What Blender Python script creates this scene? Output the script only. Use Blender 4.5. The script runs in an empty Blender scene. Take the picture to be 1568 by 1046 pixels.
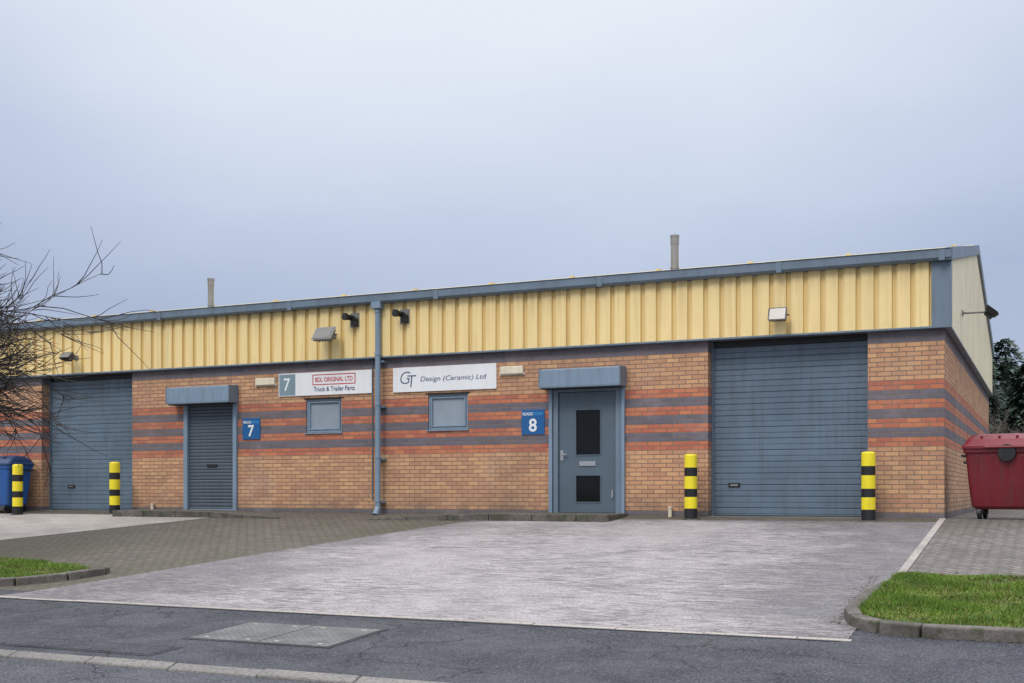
import bpy, bmesh, math, random
from mathutils import Vector, Matrix
random.seed(7)
sc = bpy.context.scene
R = math.radians

# ------------------------------------------------------------------ helpers
def link(o, parent=None):
    sc.collection.objects.link(o)
    if parent: o.parent = parent
    return o
def empty(name):
    e = bpy.data.objects.new(name, None); e.empty_display_size = .2
    return link(e)
def mesh_ob(name, verts, faces, mats, parent=None, midx=None, smooth=False):
    me = bpy.data.meshes.new(name); me.from_pydata(verts, [], faces)
    if not isinstance(mats, (list, tuple)): mats = [mats]
    for m in mats: me.materials.append(m)
    if midx: me.polygons.foreach_set('material_index', midx)
    if smooth: me.polygons.foreach_set('use_smooth', [True]*len(me.polygons))
    me.update()
    return link(bpy.data.objects.new(name, me), parent)
class MB:
    def __init__(s): s.v=[]; s.f=[]; s.m=[]
    def quad(s,a,b,c,d,m=0):
        n=len(s.v); s.v+= [a,b,c,d]; s.f.append((n,n+1,n+2,n+3)); s.m.append(m)
    def box(s,x0,x1,y0,y1,z0,z1,m=0):
        n=len(s.v)
        s.v+=[(x0,y0,z0),(x1,y0,z0),(x1,y1,z0),(x0,y1,z0),(x0,y0,z1),(x1,y0,z1),(x1,y1,z1),(x0,y1,z1)]
        for q in ((0,3,2,1),(4,5,6,7),(0,1,5,4),(1,2,6,5),(2,3,7,6),(3,0,4,7)):
            s.f.append(tuple(n+i for i in q)); s.m.append(m)
    def hexa(s,p,m=0):
        n=len(s.v); s.v+=p
        for q in ((0,3,2,1),(4,5,6,7),(0,1,5,4),(1,2,6,5),(2,3,7,6),(3,0,4,7)):
            s.f.append(tuple(n+i for i in q)); s.m.append(m)
    def tube(s,p0,p1,r0,r1,n=8,m=0,cap=True):
        p0=Vector(p0);p1=Vector(p1);d=(p1-p0)
        if d.length<1e-6: return
        d.normalize(); a=Vector((0,0,1)) if abs(d.z)<.9 else Vector((1,0,0))
        u=d.cross(a).normalized(); w=d.cross(u)
        b=len(s.v)
        for P,r in((p0,r0),(p1,r1)):
            for i in range(n):
                t=2*math.pi*i/n; s.v.append(tuple(P+u*(math.cos(t)*r)+w*(math.sin(t)*r)))
        for i in range(n):
            j=(i+1)%n; s.f.append((b+i,b+n+i,b+n+j,b+j)); s.m.append(m)
        if cap:
            s.f.append(tuple(b+i for i in range(n))); s.m.append(m)
            s.f.append(tuple(b+n+i for i in reversed(range(n)))); s.m.append(m)
    def loft(s,secs,m=0,n=6):
        rings=[]
        for (z,hx,hy,r,cx,cy) in secs:
            ring=[]
            for k,(sx,sy) in enumerate(((1,1),(-1,1),(-1,-1),(1,-1))):
                for i in range(n+1):
                    t=k*math.pi/2+i/n*math.pi/2
                    ring.append((cx+sx*(hx-r)+r*math.cos(t), cy+sy*(hy-r)+r*math.sin(t), z))
            rings.append(ring)
        b=len(s.v); L=len(rings[0])
        for r_ in rings: s.v+=r_
        for k in range(len(rings)-1):
            for i in range(L):
                j=(i+1)%L
                s.f.append((b+k*L+i,b+k*L+j,b+(k+1)*L+j,b+(k+1)*L+i)); s.m.append(m)
        s.f.append(tuple(b+i for i in reversed(range(L)))); s.m.append(m)
        s.f.append(tuple(b+(len(rings)-1)*L+i for i in range(L))); s.m.append(m)
    def ob(s,name,mats,parent=None,bevel=0,smooth=False):
        o=mesh_ob(name,s.v,s.f,mats,parent,s.m,smooth)
        if bevel:
            md=o.modifiers.new('Bevel','BEVEL'); md.width=bevel; md.segments=2; md.limit_method='ANGLE'
        return o

class G:
    def __init__(s,name,rough=.8,metal=0.,spec=None):
        s.mat=bpy.data.materials.new(name); s.mat.use_nodes=True
        s.nt=s.mat.node_tree; s.b=s.nt.nodes['Principled BSDF']
        s.b.inputs['Roughness'].default_value=rough; s.b.inputs['Metallic'].default_value=metal
        if spec is not None: s.b.inputs['Specular IOR Level'].default_value=spec
        s._obj=None
    def n(s,t,**kw):
        x=s.nt.nodes.new(t)
        for k,v in kw.items(): setattr(x,k,v)
        return x
    def l(s,a,b): s.nt.links.new(a,b)
    def obj(s):
        if not s._obj: s._obj=s.n('ShaderNodeTexCoord').outputs['Object']
        return s._obj
    def setin(s,sock,v):
        if hasattr(v,'is_linked') or hasattr(v,'links'): s.l(v,sock)
        elif isinstance(v,(tuple,list)) and len(v)==3 and sock.type=='RGBA': sock.default_value=(*v,1)
        else: sock.default_value=v
    def mapping(s,scale=(1,1,1),loc=(0,0,0),rot=(0,0,0),vec=None):
        m=s.n('ShaderNodeMapping'); m.inputs['Scale'].default_value=scale; m.inputs['Location'].default_value=loc; m.inputs['Rotation'].default_value=rot
        s.l(vec or s.obj(),m.inputs['Vector']); return m.outputs[0]
    def noise(s,scale,detail=4,rough=.6,vec=None,dist=0):
        x=s.n('ShaderNodeTexNoise'); x.inputs['Scale'].default_value=scale; x.inputs['Detail'].default_value=detail
        x.inputs['Roughness'].default_value=rough; x.inputs['Distortion'].default_value=dist
        s.l(vec or s.obj(),x.inputs['Vector']); return x.outputs['Fac']
    def rng(s,v,a,b,c=0.,d=1.):
        x=s.n('ShaderNodeMapRange'); s.setin(x.inputs[0],v)
        for i,k in enumerate((a,b,c,d)): x.inputs[i+1].default_value=k
        return x.outputs[0]
    def mix(s,f,a,b,mode='MIX'):
        x=s.n('ShaderNodeMix',data_type='RGBA',blend_type=mode)
        s.setin(x.inputs[0],f); s.setin(x.inputs[6],a); s.setin(x.inputs[7],b); return x.outputs[2]
    def math(s,op,a,b=0.):
        x=s.n('ShaderNodeMath',operation=op); s.setin(x.inputs[0],a); s.setin(x.inputs[1],b); return x.outputs[0]
    def col(s,c): s.setin(s.b.inputs['Base Color'],c)
    def bump(s,h,strength=.3,dist=.01):
        x=s.n('ShaderNodeBump'); x.inputs['Strength'].default_value=strength; x.inputs['Distance'].default_value=dist
        s.l(h,x.inputs['Height']); s.l(x.outputs[0],s.b.inputs['Normal'])

def paint(name,c,rough=.45,var=.12,dirt=(.08,.07,.06),dirtamt=.25,metal=0,streak=True):
    g=G(name,rough,metal)
    n1=g.noise(1.3,3); n2=g.noise(3,4,vec=g.mapping((3,3,.35)) if streak else None)
    c2=tuple(x*(1-var) for x in c)
    a=g.mix(g.rng(n1,.35,.65),c,c2)
    a=g.mix(g.math('MULTIPLY',g.rng(n2,.45,.75),dirtamt),a,dirt)
    g.col(a); g.setin(g.b.inputs['Roughness'],g.rng(n2,.3,.8,rough-.08,rough+.15))
    return g.mat

# ------------------------------------------------------------------ materials
def brick_mat():
    g=G('brick_banded',.9)
    sep=g.n('ShaderNodeSeparateXYZ'); g.l(g.obj(),sep.inputs[0])
    xy=g.math('ADD',sep.outputs[0],sep.outputs[1]); z=sep.outputs[2]
    zz=g.math('SUBTRACT',z,.0155)
    cb=g.n('ShaderNodeCombineXYZ'); g.l(xy,cb.inputs[0]); g.l(zz,cb.inputs[1])
    bt=g.n('ShaderNodeTexBrick'); g.l(cb.outputs[0],bt.inputs['Vector'])
    bt.inputs['Scale'].default_value=1; bt.inputs['Brick Width'].default_value=.2475; bt.inputs['Row Height'].default_value=.0825
    bt.inputs['Mortar Size'].default_value=.008; bt.inputs['Mortar Smooth'].default_value=.25; bt.inputs['Bias'].default_value=0
    bt.inputs['Color1'].default_value=(0,0,0,1); bt.inputs['Color2'].default_value=(1,1,1,1); bt.inputs['Mortar'].default_value=(.5,.5,.5,1)
    rp=g.n('ShaderNodeValToRGB'); rp.color_ramp.interpolation='CONSTANT'
    g.l(g.math('DIVIDE',z,4.),rp.inputs[0])
    BUFF=(.62,.335,.175,1); OR=(.56,.17,.085,1); BL=(.125,.13,.175,1)
    zs=[(0,BL),(.098,BUFF)]
    for i in range(7): zs.append((1.253+.165*i, OR if i%2==0 else BL))
    zs+= [(2.408,BUFF),(3.068,BL)]
    e=rp.color_ramp.elements
    e[0].position=0; e[0].color=zs[0][1]; e[1].position=zs[1][0]/4; e[1].color=zs[1][1]
    for zz_,cc in zs[2:]:
        q=e.new(zz_/4); q.color=cc
    hs=g.n('ShaderNodeHueSaturation'); g.l(rp.outputs[0],hs.inputs['Color'])
    g.l(g.rng(bt.outputs['Color'],0,1,.82,1.12),hs.inputs['Value'])
    g.l(g.rng(bt.outputs['Color'],0,1,.490,.507),hs.inputs['Hue'])
    c1=g.mix(g.rng(g.noise(.9,4),.35,.7,0,.22),hs.outputs[0],(.26,.18,.13))
    c1=g.mix(g.rng(g.noise(22,3),.3,.75,0,.22),c1,(.16,.1,.08))
    mort=g.mix(g.rng(g.noise(1.7,4),.35,.7),(.27,.18,.13),(.16,.12,.10))
    c2=g.mix(bt.outputs['Fac'],c1,mort)
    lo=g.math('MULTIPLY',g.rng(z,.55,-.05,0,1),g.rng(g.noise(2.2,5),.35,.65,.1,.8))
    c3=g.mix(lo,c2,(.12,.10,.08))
    eff=g.rng(g.noise(.55,5,.7,vec=g.mapping((1,1,1),(3,9,4))),.54,.70,0,.2)
    c4=g.mix(eff,c3,(.60,.49,.42))
    dk=g.rng(g.noise(.7,5,.7,vec=g.mapping((1,1,.6),(13,5,2))),.54,.68,0,.35)
    c4=g.mix(dk,c4,(.15,.11,.085))
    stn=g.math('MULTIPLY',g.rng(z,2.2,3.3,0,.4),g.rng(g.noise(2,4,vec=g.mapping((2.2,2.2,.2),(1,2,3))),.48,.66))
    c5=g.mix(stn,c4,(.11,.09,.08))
    g.col(c5)
    h=g.math('SUBTRACT',g.math('MULTIPLY',g.noise(60,2),.25),bt.outputs['Fac'])
    g.bump(h,.8,.01)
    return g.mat
M={}
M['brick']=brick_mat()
def clad(name,c,dirt):
    g=G(name,.48)
    n2=g.noise(3,4,vec=g.mapping((4,4,.25))); n1=g.noise(.5,3)
    a=g.mix(g.rng(n1,.35,.65),c,tuple(x*.93 for x in c))
    sep=g.n('ShaderNodeSeparateXYZ'); g.l(g.obj(),sep.inputs[0])
    top=g.math('MULTIPLY',g.rng(sep.outputs[2],3.9,4.45,.1,.5),g.rng(n2,.42,.68))  # streaky darker tone, stronger towards the top of the sheets
    a=g.mix(top,a,dirt); a=g.mix(g.rng(n2,.5,.8,0,.3),a,dirt)
    g.col(a); return g.mat
M['yellow']=clad('cladding_yellow',(.88,.675,.315),(.5,.34,.15))
M['yellow_shaded']=clad('cladding_yellow_shaded',(.74,.53,.21),(.36,.25,.11))  # darker copy of the yellow, with the groove shade painted into its colour
M['yellow_side']=clad('cladding_pale',(.90,.80,.56),(.55,.42,.25))
M['roofsheet']=paint('roof_sheet',(.72,.55,.22),.6,.2,(.2,.17,.1),.5)
M['blue']=paint('trim_blue_grey',(.16,.215,.28),.42,.15,(.09,.09,.09),.4)
M['bluelt']=paint('trim_light_blue',(.21,.29,.38),.42,.12,(.10,.10,.10),.35)
M['door']=paint('door_blue_grey',(.095,.135,.17),.4,.12,(.08,.08,.08),.25)
M['roller']=paint('roller_blue_grey',(.125,.175,.23),.42,.2,(.07,.08,.09),.5)
M['shutter']=paint('shutter_dark',(.085,.11,.14),.4,.12,(.05,.05,.05),.3)
M['white']=paint('sign_white',(.80,.81,.82),.35,.04,(.5,.5,.48),.2)
M['cream']=paint('cream_plastic',(.74,.66,.50),.5,.08,(.3,.25,.2),.35)
M['black']=paint('black_plastic',(.012,.012,.013),.45,.2,(.04,.04,.04),.2)
M['steel']=paint('flue_steel',(.36,.35,.34),.4,.25,(.12,.10,.08),.5,.6)
M['lamp']=paint('lamp_grey',(.20,.20,.20),.5,.2,(.08,.07,.06),.5)
M['yell_b']=paint('bollard_yellow',(.88,.72,.02),.4,.06,(.25,.18,.05),.3)
M['blk_b']=paint('bollard_black',(.010,.010,.011),.5,.2,(.05,.05,.05),.25)
M['red']=paint('bin_red',(.17,.010,.018),.4,.2,(.06,.03,.03),.45)
M['redlid']=paint('bin_lid_red',(.19,.012,.020),.4,.15,(.08,.03,.03),.3)
M['binblue']=paint('bin_blue',(.02,.10,.34),.36,.15,(.03,.05,.08),.3)
M['binblue2']=paint('bin_lid_dark',(.012,.04,.12),.36,.15,(.05,.05,.05),.3)
M['signblue']=paint('sign_blue',(.010,.105,.30),.35,.05,(.05,.1,.2),.2)
M['txt_dark']=paint('text_navy',(.03,.06,.16),.5,.05)
M['txt_red']=paint('text_red',(.55,.02,.03),.5,.05)
M['txt_blue']=paint('text_cyan',(.05,.35,.75),.5,.05)
M['signgrey']=paint('sign_grey',(.20,.29,.33),.5,.05)
M['chrome']=paint('handle_metal',(.6,.6,.6),.3,.1,metal=.9)
def glass(name,c,rough=.08,spec=.8):
    g=G(name,rough,0,spec); n=g.noise(3,2); g.col(g.mix(n,c,tuple(x*.75 for x in c))); g.bump(g.noise(2.5,2),.04,.01); return g.mat
M['glass_dark']=glass('glass_dark',(.006,.007,.008),.05,.25)
M['glass_pale']=glass('glass_frosted',(.32,.37,.43),.2,.6)
M['lampglass']=glass('lamp_glass',(.16,.15,.13),.2,.5)

def concrete(name,base,dark,tamp=True):
    g=G(name,.85)
    k=lambda f:tuple(min(1,x*f) for x in base)
    big=g.noise(.5,5,.68,dist=.5,vec=g.mapping((.6,1.1,1),(4.3,1.7,0))); mid=g.noise(1.7,5,.7)
    fac=g.rng(big,.46,.60)
    if tamp:
        # tyre-worn centre stays clean, edges of the bay and the apron by the wall collect dirt
        sep=g.n('ShaderNodeSeparateXYZ'); g.l(g.obj(),sep.inputs[0])
        e1=g.rng(sep.outputs[0],-2.6,-.6); e2=g.rng(sep.outputs[0],-6.2,-9.8); e3=g.rng(sep.outputs[1],-1.8,-.2)
        e=g.math('MAXIMUM',g.math('MAXIMUM',e1,e2),e3)
        sh=g.math('MULTIPLY_ADD',e,.30); sh.node.inputs[2].default_value=-.11
        fac=g.rng(g.math('ADD',big,sh),.46,.64)
    c=g.mix(fac,base,dark)
    c=g.mix(g.rng(mid,.42,.62,0,.45),c,k(.60))
    fine=g.noise(30,4,.75)
    st2=g.noise(1,4,.7,vec=g.mapping((4.2,27,1),(3,1,0)))
    if tamp:
        st=g.noise(1,5,.75,vec=g.mapping((1.6,16,1)))
        vary=g.rng(g.noise(.5,3,vec=g.mapping((1,1,1),(9,9,0))),.40,.58,.25,1.)
        c=g.mix(g.math('MULTIPLY',g.rng(st,.50,.60,0,.75),vary),c,k(.28))
        c=g.mix(g.math('MULTIPLY',g.rng(st2,.50,.59,0,.85),vary),c,k(.20))
        c=g.mix(g.rng(st2,.47,.38,0,.22),c,k(1.35))
    c=g.mix(g.rng(fine,.50,.64,0,.65),c,k(.28))
    c=g.mix(g.rng(fine,.46,.34,0,.35),c,k(1.35))
    g.col(c)
    g.setin(g.b.inputs['Roughness'],g.rng(big,.4,.65,.92,.6))
    g.bump(g.math('SUBTRACT',fine,g.math('MULTIPLY',st2,2.) if tamp else fine),.8,.018)
    return g.mat
M['concrete']=concrete('concrete_tamped',(.41,.375,.375),(.15,.143,.152))
M['concrete_l']=concrete('concrete_plain',(.41,.37,.335),(.30,.27,.245),False)
M['conc_d']=concrete('concrete_dirty',(.22,.205,.19),(.13,.12,.11),False)
def asphalt(name,a,b,wet=.55):
    g=G(name,.8)
    fine=g.noise(42,3,.85); mid=g.noise(1.1,5,.7); big=g.noise(.3,3)
    c=g.mix(g.rng(mid,.40,.60),a,b)
    c=g.mix(g.rng(fine,.52,.64,0,.9),c,tuple(x*3.2 for x in a))
    c=g.mix(g.rng(fine,.48,.38,0,.85),c,tuple(x*.2 for x in a))
    vo=g.n('ShaderNodeTexVoronoi',feature='DISTANCE_TO_EDGE'); vo.inputs['Scale'].default_value=.6
    dn=g.n('ShaderNodeTexNoise'); dn.inputs['Scale'].default_value=2.5; dn.inputs['Detail'].default_value=4; g.l(g.obj(),dn.inputs['Vector'])
    vv=g.n('ShaderNodeVectorMath',operation='MULTIPLY_ADD'); g.l(dn.outputs['Color'],vv.inputs[0]); vv.inputs[1].default_value=(.7,.7,.7); g.l(g.obj(),vv.inputs[2])
    g.l(vv.outputs[0],vo.inputs['Vector'])
    cr=g.math('MULTIPLY',g.rng(vo.outputs['Distance'],.0,.012,1,0),g.rng(big,.46,.54))
    c=g.mix(g.math('MULTIPLY',cr,.85),c,(.006,.006,.006))
    g.col(c); g.setin(g.b.inputs['Roughness'],g.rng(mid,.35,.7,wet,.9))
    g.bump(g.math('SUBTRACT',fine,cr),1.,.016)
    return g.mat
M['footway']=asphalt('asphalt_footway',(.042,.044,.054),(.024,.026,.034),.5)
M['road']=asphalt('asphalt_road',(.062,.064,.075),(.040,.042,.050),.55)
M['patch']=asphalt('asphalt_patch',(.02,.021,.026),(.016,.017,.02),.5)
def paving(name,a,b,moss,rot=0.):
    g=G(name,.85)
    v=g.mapping((1,1,1),rot=(0,0,rot))
    bt=g.n('ShaderNodeTexBrick'); g.l(v,bt.inputs['Vector']); bt.inputs['Scale'].default_value=1
    bt.inputs['Brick Width'].default_value=.22; bt.inputs['Row Height'].default_value=.11; bt.inputs['Mortar Size'].default_value=.010; bt.inputs['Mortar Smooth'].default_value=.3
    bt.inputs['Color1'].default_value=(0,0,0,1); bt.inputs['Color2'].default_value=(1,1,1,1); bt.inputs['Mortar'].default_value=(.5,.5,.5,1)
    c=g.mix(bt.outputs['Color'],a,b)
    c=g.mix(g.rng(g.noise(.5,4),.42,.6,0,.55),c,moss)
    c=g.mix(g.rng(g.noise(25,4,.75),.48,.68,0,.7),c,tuple(x*.4 for x in a))
    c=g.mix(g.rng(g.noise(11,3,.7),.56,.66,0,.4),c,tuple(x*1.8 for x in a))
    c=g.mix(g.math('MULTIPLY',bt.outputs['Fac'],.9),c,tuple(x*.3 for x in moss))
    g.col(c); g.bump(g.math('SUBTRACT',g.math('MULTIPLY',g.noise(50,2),.3),bt.outputs['Fac']),.7,.012)
    return g.mat
M['pav_mid']=paving('block_paving_mossy',(.145,.125,.10),(.10,.088,.07),(.08,.078,.045),R(8))
M['pav_r']=paving('block_paving_grey',(.21,.185,.17),(.13,.115,.105),(.105,.095,.07),R(45))
def kerbm():
    g=G('kerb_concrete',.85)
    c=g.mix(g.rng(g.noise(2.2,5),.38,.6),(.16,.14,.125),(.08,.07,.058))
    c=g.mix(g.rng(g.noise(30,3,.7),.45,.65,0,.6),c,(.05,.043,.035))
    c=g.mix(g.rng(g.noise(5,4),.52,.62,0,.7),c,(.045,.055,.022))
    g.col(c); g.bump(g.noise(40,3),.5,.01); return g.mat
M['kerb']=kerbm()
def soil(name,a,b):
    g=G(name,.95); c=g.mix(g.rng(g.noise(3,5,.7),.35,.65),a,b); c=g.mix(g.rng(g.noise(60,3),.4,.7,0,.6),c,tuple(x*.4 for x in a))
    g.col(c); g.bump(g.noise(40,4),.6,.02); return g.mat
M['turf']=soil('turf',(.05,.08,.012),(.035,.055,.012))
M['ground']=soil('rough_grass',(.06,.09,.025),(.09,.09,.045))
def leafm(name,c,rough=.6,var=.5):
    g=G(name,rough); oi=g.noise(2.5,3)
    g.col(g.mix(g.rng(oi,.3,.7),c,tuple(x*var for x in c))); return g.mat
M['gr1']=leafm('grass_green',(.105,.22,.015)); M['gr2']=leafm('grass_light',(.21,.31,.025)); M['gr3']=leafm('grass_dry',(.30,.24,.08))
M['leaf']=leafm('fallen_leaf',(.20,.08,.03))
M['con1']=leafm('conifer_dark',(.018,.042,.028)); M['con2']=leafm('conifer_mid',(.040,.08,.05)); M['con3']=leafm('conifer_light',(.07,.12,.075))
M['bark']=leafm('bark',(.045,.035,.032),.9,.6)
M['twig']=leafm('twig_pale',(.17,.14,.12),.9,.6)
g=G('manhole_steel',.5,.2)
ck=g.n('ShaderNodeTexChecker'); ck.inputs['Scale'].default_value=24; g.l(g.obj(),ck.inputs[0])
c_=g.mix(g.rng(g.noise(3,5),.38,.62),(.17,.175,.175),(.10,.105,.105)); c_=g.mix(g.math('MULTIPLY',ck.outputs['Fac'],.35),c_,(.04,.04,.04))
g.col(c_); g.bump(ck.outputs['Fac'],.5,.006); M['cover']=g.mat

# ------------------------------------------------------------------ ground
PR=[(-600,-1.10),(-13.32,-1.10),(-13.2,-1.06),(-10.2,-.9),(0,0),(600,0)]
def gz(y):
    for (a,za),(b,zb) in zip(PR,PR[1:]):
        if y<=b: return za+(zb-za)*(y-a)/(b-a)
    return 0
def sheet(name,ys,xl,xr,off,mat,parent=None):
    v=[];f=[]
    fl=(lambda y:xl) if not callable(xl) else xl; fr=(lambda y:xr) if not callable(xr) else xr
    for y in ys:
        for i in range(2): v.append((fl(y)+(fr(y)-fl(y))*i,y,gz(y)+off))
    for r_ in range(len(ys)-1):
        a=r_*2; f.append((a,a+1,a+3,a+2))
    return mesh_ob(name,v,f,mat,parent)
v=[];f=[]
for y,z in PR: v+= [(-600,y,z-.05),(600,y,z-.05)]
for i in range(len(PR)-1): f.append((2*i,2*i+1,2*i+3,2*i+2))
mesh_ob('ground',v,f,M['ground'])
sheet('road',[-29.5,-13.33],-120,120,0.0,M['road'])
sheet('footway',[-13.2,-10.2,-9.8],-120,120,0.004,M['footway'])
EK=[(-10.26,-10.95),(-9.9,-10.72),(-9,-10.50),(-7,-10.05),(-5,-9.58),(-3,-9.05),(-1,-8.45),(.28,-8.1)]
def le(y):
    for (a,xa),(b,xb) in zip(EK,EK[1:]):
        if y<=b: return xa+(xb-xa)*(y-a)/(b-a)
    return EK[-1][1]
sheet('block_paving',[-10.2,-5,0.0],-60,-.05,0.0,M['pav_mid'])
sheet('block_paving',[-10.0,-5,0.0,22.0],.02,30,0.0,M['pav_r'])
sheet('concrete_driveway',[a for a,b in EK],le,-.05,.009,M['concrete'])
def l2r(y): return -14.3+.42*y if y>-6 else -16.82-.1*(y+6)
sheet('concrete_driveway',[-9.9,-6,-5,-3,-1,.28],-24.5,l2r,.006,M['concrete_l'])
mb=MB(); x=-11.3
rr=random.Random(2)
while x<-.2:
    L=.9 if x<-1.2 else .5; j=rr.uniform(0,.006); yj=rr.uniform(-.006,.006)
    mb.hexa([(x,-10.36+yj,gz(-10.36)-.1),(x+L-.012,-10.36+yj,gz(-10.36)-.1),(x+L-.012,-10.265,gz(-10.265)-.1),(x,-10.265,gz(-10.265)-.1),
             (x,-10.36+yj,gz(-10.36)+.008+j),(x+L-.012,-10.36+yj,gz(-10.36)+.008+j),(x+L-.012,-10.265,gz(-10.265)+.008+j),(x,-10.265,gz(-10.265)+.008+j)]); x+=L
mb.ob('drive_edging',[M['concrete_l']])
mb=MB(); y=-7.0
while y<-.1:
    y1=min(y+.9,-.05)
    mb.hexa([(-.07,y,gz(y)-.1),(.03,y,gz(y)-.1),(.03,y1-.012,gz(y1)-.1),(-.07,y1-.012,gz(y1)-.1),
             (-.07,y,gz(y)+.018),(.03,y,gz(y)+.018),(.03,y1-.012,gz(y1)+.018),(-.07,y1-.012,gz(y1)+.018)]); y+=.9
mb.ob('edging_strip',[M['concrete_l']])

def kerb(name,pts,w=.14,seg=.9,mat=None,gap=.01):
    mat=mat or M['kerb']
    mb=MB(); P=[Vector(p) for p in pts]; out=[]
    for a,b in zip(P,P[1:]):
        L=(b.xy-a.xy).length; n=max(1,round(L/seg))
        for i in range(n): out.append((a.lerp(b,i/n),a.lerp(b,(i+1)/n)))
    for a,b in out:
        d=(b.xy-a.xy).normalized(); nrm=Vector((-d.y,d.x))*w/2
        a2=a.xy+d*gap/2; b2=b.xy-d*gap/2
        lo=[];hi=[]; jj=random.uniform(-.006,.006)
        for q,h in ((a2+nrm,a.z),(a2-nrm,a.z),(b2-nrm,b.z),(b2+nrm,b.z)):
            lo.append((q.x,q.y,gz(q.y)-.15)); hi.append((q.x,q.y,gz(q.y)+h+jj))
        mb.hexa(lo+hi)
    return mb.ob(name,[mat],bevel=.016)
pts=[(-.10,-7.0,.03),(-.14,-8.0,.10),(-.18,-9.2,.12)]
for i in range(1,4):
    t=i/3*math.pi/2; pts.append((-.18+.75*(1-math.cos(t)),-9.2-.75*math.sin(t),.12))
pts+= [(30,-9.9,.12)]
kerb('kerb',pts)
lp=[(-14.6,-7.2,.02),(-11.05,-8.15,.06),(-10.9,-8.35,.10),(-11.05,-8.9,.11),(-11.45,-9.45,.11),(-12.1,-9.85,.12),(-14,-10.1,.12),(-40,-10.1,.12)]
kerb('kerb',lp,seg=.9)
kerb('kerb',[(-60,-13.26,.022),(-3.5,-13.26,.022),(60,-13.26,.022)],w=.13,seg=.95,mat=M['conc_d'])
mb=MB()
def slab(mb,x0,x1,y0,y1,h,m=0):
    mb.hexa([(x0,y0,gz(y0)-.05),(x1,y0,gz(y0)-.05),(x1,y1,gz(y1)-.05),(x0,y1,gz(y1)-.05),(x0,y0,gz(y0)+h),(x1,y0,gz(y0)+h),(x1,y1,gz(y1)+h),(x0,y1,gz(y1)+h)],m)
slab(mb,-6.25,-4.5,-12.15,-11.05,.009,1)
slab(mb,-6.20,-5.385,-12.10,-11.10,.014); slab(mb,-5.365,-4.55,-12.10,-11.10,.014)
for X in (-6.05,-5.55,-5.2,-4.7):
    for Y in (-12.0,-11.2): slab(mb,X-.03,X+.03,Y-.02,Y+.02,.016,2)
mb.ob('manhole_cover',[M['cover'],M['patch'],M['concrete_l']])
mb=MB(); slab(mb,-7.9,-5.9,-13.0,-12.55,.009); slab(mb,-7.83,-5.97,-12.94,-12.61,.012,1); mb.ob('service_cover',[M['patch'],M['footway']])
mb=MB(); x=-13.
while x<-.3:
    mb.quad((x,-10.40-rr.uniform(0,.025),gz(-10.4)+.008),(x+.3,-10.40-rr.uniform(0,.025),gz(-10.4)+.008),(x+.3,-10.362,gz(-10.362)+.008),(x,-10.362,gz(-10.362)+.008)); x+=.3
mb.ob('bitumen_joint',[M['patch']])

def lawn(name,poly,zoff,dens_box,nbl,seed):
    rnd=random.Random(seed)
    root=empty(name)
    bm=bmesh.new()
    vs=[bm.verts.new((x,y,0)) for x,y in poly]; fc=bm.faces.new(vs)
    bmesh.ops.triangulate(bm,faces=[fc]); bmesh.ops.subdivide_edges(bm,edges=bm.edges[:],cuts=6,use_grid_fill=True)
    for v_ in bm.verts: v_.co.z=gz(v_.co.y)+zoff
    me=bpy.data.meshes.new('turf'); bm.to_mesh(me); bm.free(); me.materials.append(M['turf'])
    link(bpy.data.objects.new('turf',me),root)
    def inside(x,y):
        c=False; n=len(poly); j=n-1
        for i in range(n):
            xi,yi=poly[i]; xj,yj=poly[j]
            if (yi>y)!=(yj>y) and x<(xj-xi)*(y-yi)/(yj-yi)+xi: c=not c
            j=i
        return c
    V=[];F=[];MI=[]
    x0,x1,y0,y1=dens_box
    for k in range(nbl):
        x=rnd.uniform(x0,x1); y=rnd.uniform(y0,y1)
        if not inside(x,y): continue
        clump=math.sin(x*3.1+math.sin(y*5))*math.sin(y*4.3+math.sin(x*2.3)*2)
        h=rnd.uniform(.02,.06)*(1+.6*clump); a=rnd.uniform(0,6.28); w=rnd.uniform(.004,.008)
        lx=rnd.gauss(0,.025); ly=rnd.gauss(0,.025); z=gz(y)+zoff-.004; b=len(V)
        dx=math.cos(a)*w; dy=math.sin(a)*w
        V+=[(x-dx,y-dy,z),(x+dx,y+dy,z),(x+lx,y+ly,z+h)]; F.append((b,b+1,b+2))
        r_=rnd.random()-clump*.18; MI.append(0 if r_<.54 else (1 if r_<.86 else 2))
    for i in range(70):
        x=rnd.uniform(x0,x1); y=rnd.uniform(y0,y1)
        if not inside(x,y): continue
        z=gz(y)+zoff+.045; b=len(V); s=rnd.uniform(.02,.04); a=rnd.uniform(0,6.28); c_=math.cos(a)*s; s_=math.sin(a)*s
        V+=[(x-c_,y-s_,z),(x+s_*.6,y-c_*.6,z+.01),(x+c_,y+s_,z),(x-s_*.6,y+c_*.6,z+.012)]; F.append((b,b+1,b+2,b+3)); MI.append(3)
    mesh_ob('grass_blades',V,F,[M['gr1'],M['gr2'],M['gr3'],M['leaf']],root,MI)
lawn('lawn',[(.0,-6.75),(-.06,-7.6),(-.10,-9.2),(.02,-9.5),(.25,-9.74),(.6,-9.83),(29,-9.83),(29,-6.75)],.085,(-.2,4.5,-9.85,-6.7),130000,3)
lawn('lawn',[(-14.7,-7.3),(-11.2,-8.27),(-11.12,-8.9),(-11.5,-9.36),(-12.15,-9.77),(-14,-10.02),(-39,-10.02),(-39,-7.3)],.07,(-17.5,-10.9,-10.1,-7.2),110000,4)

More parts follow.
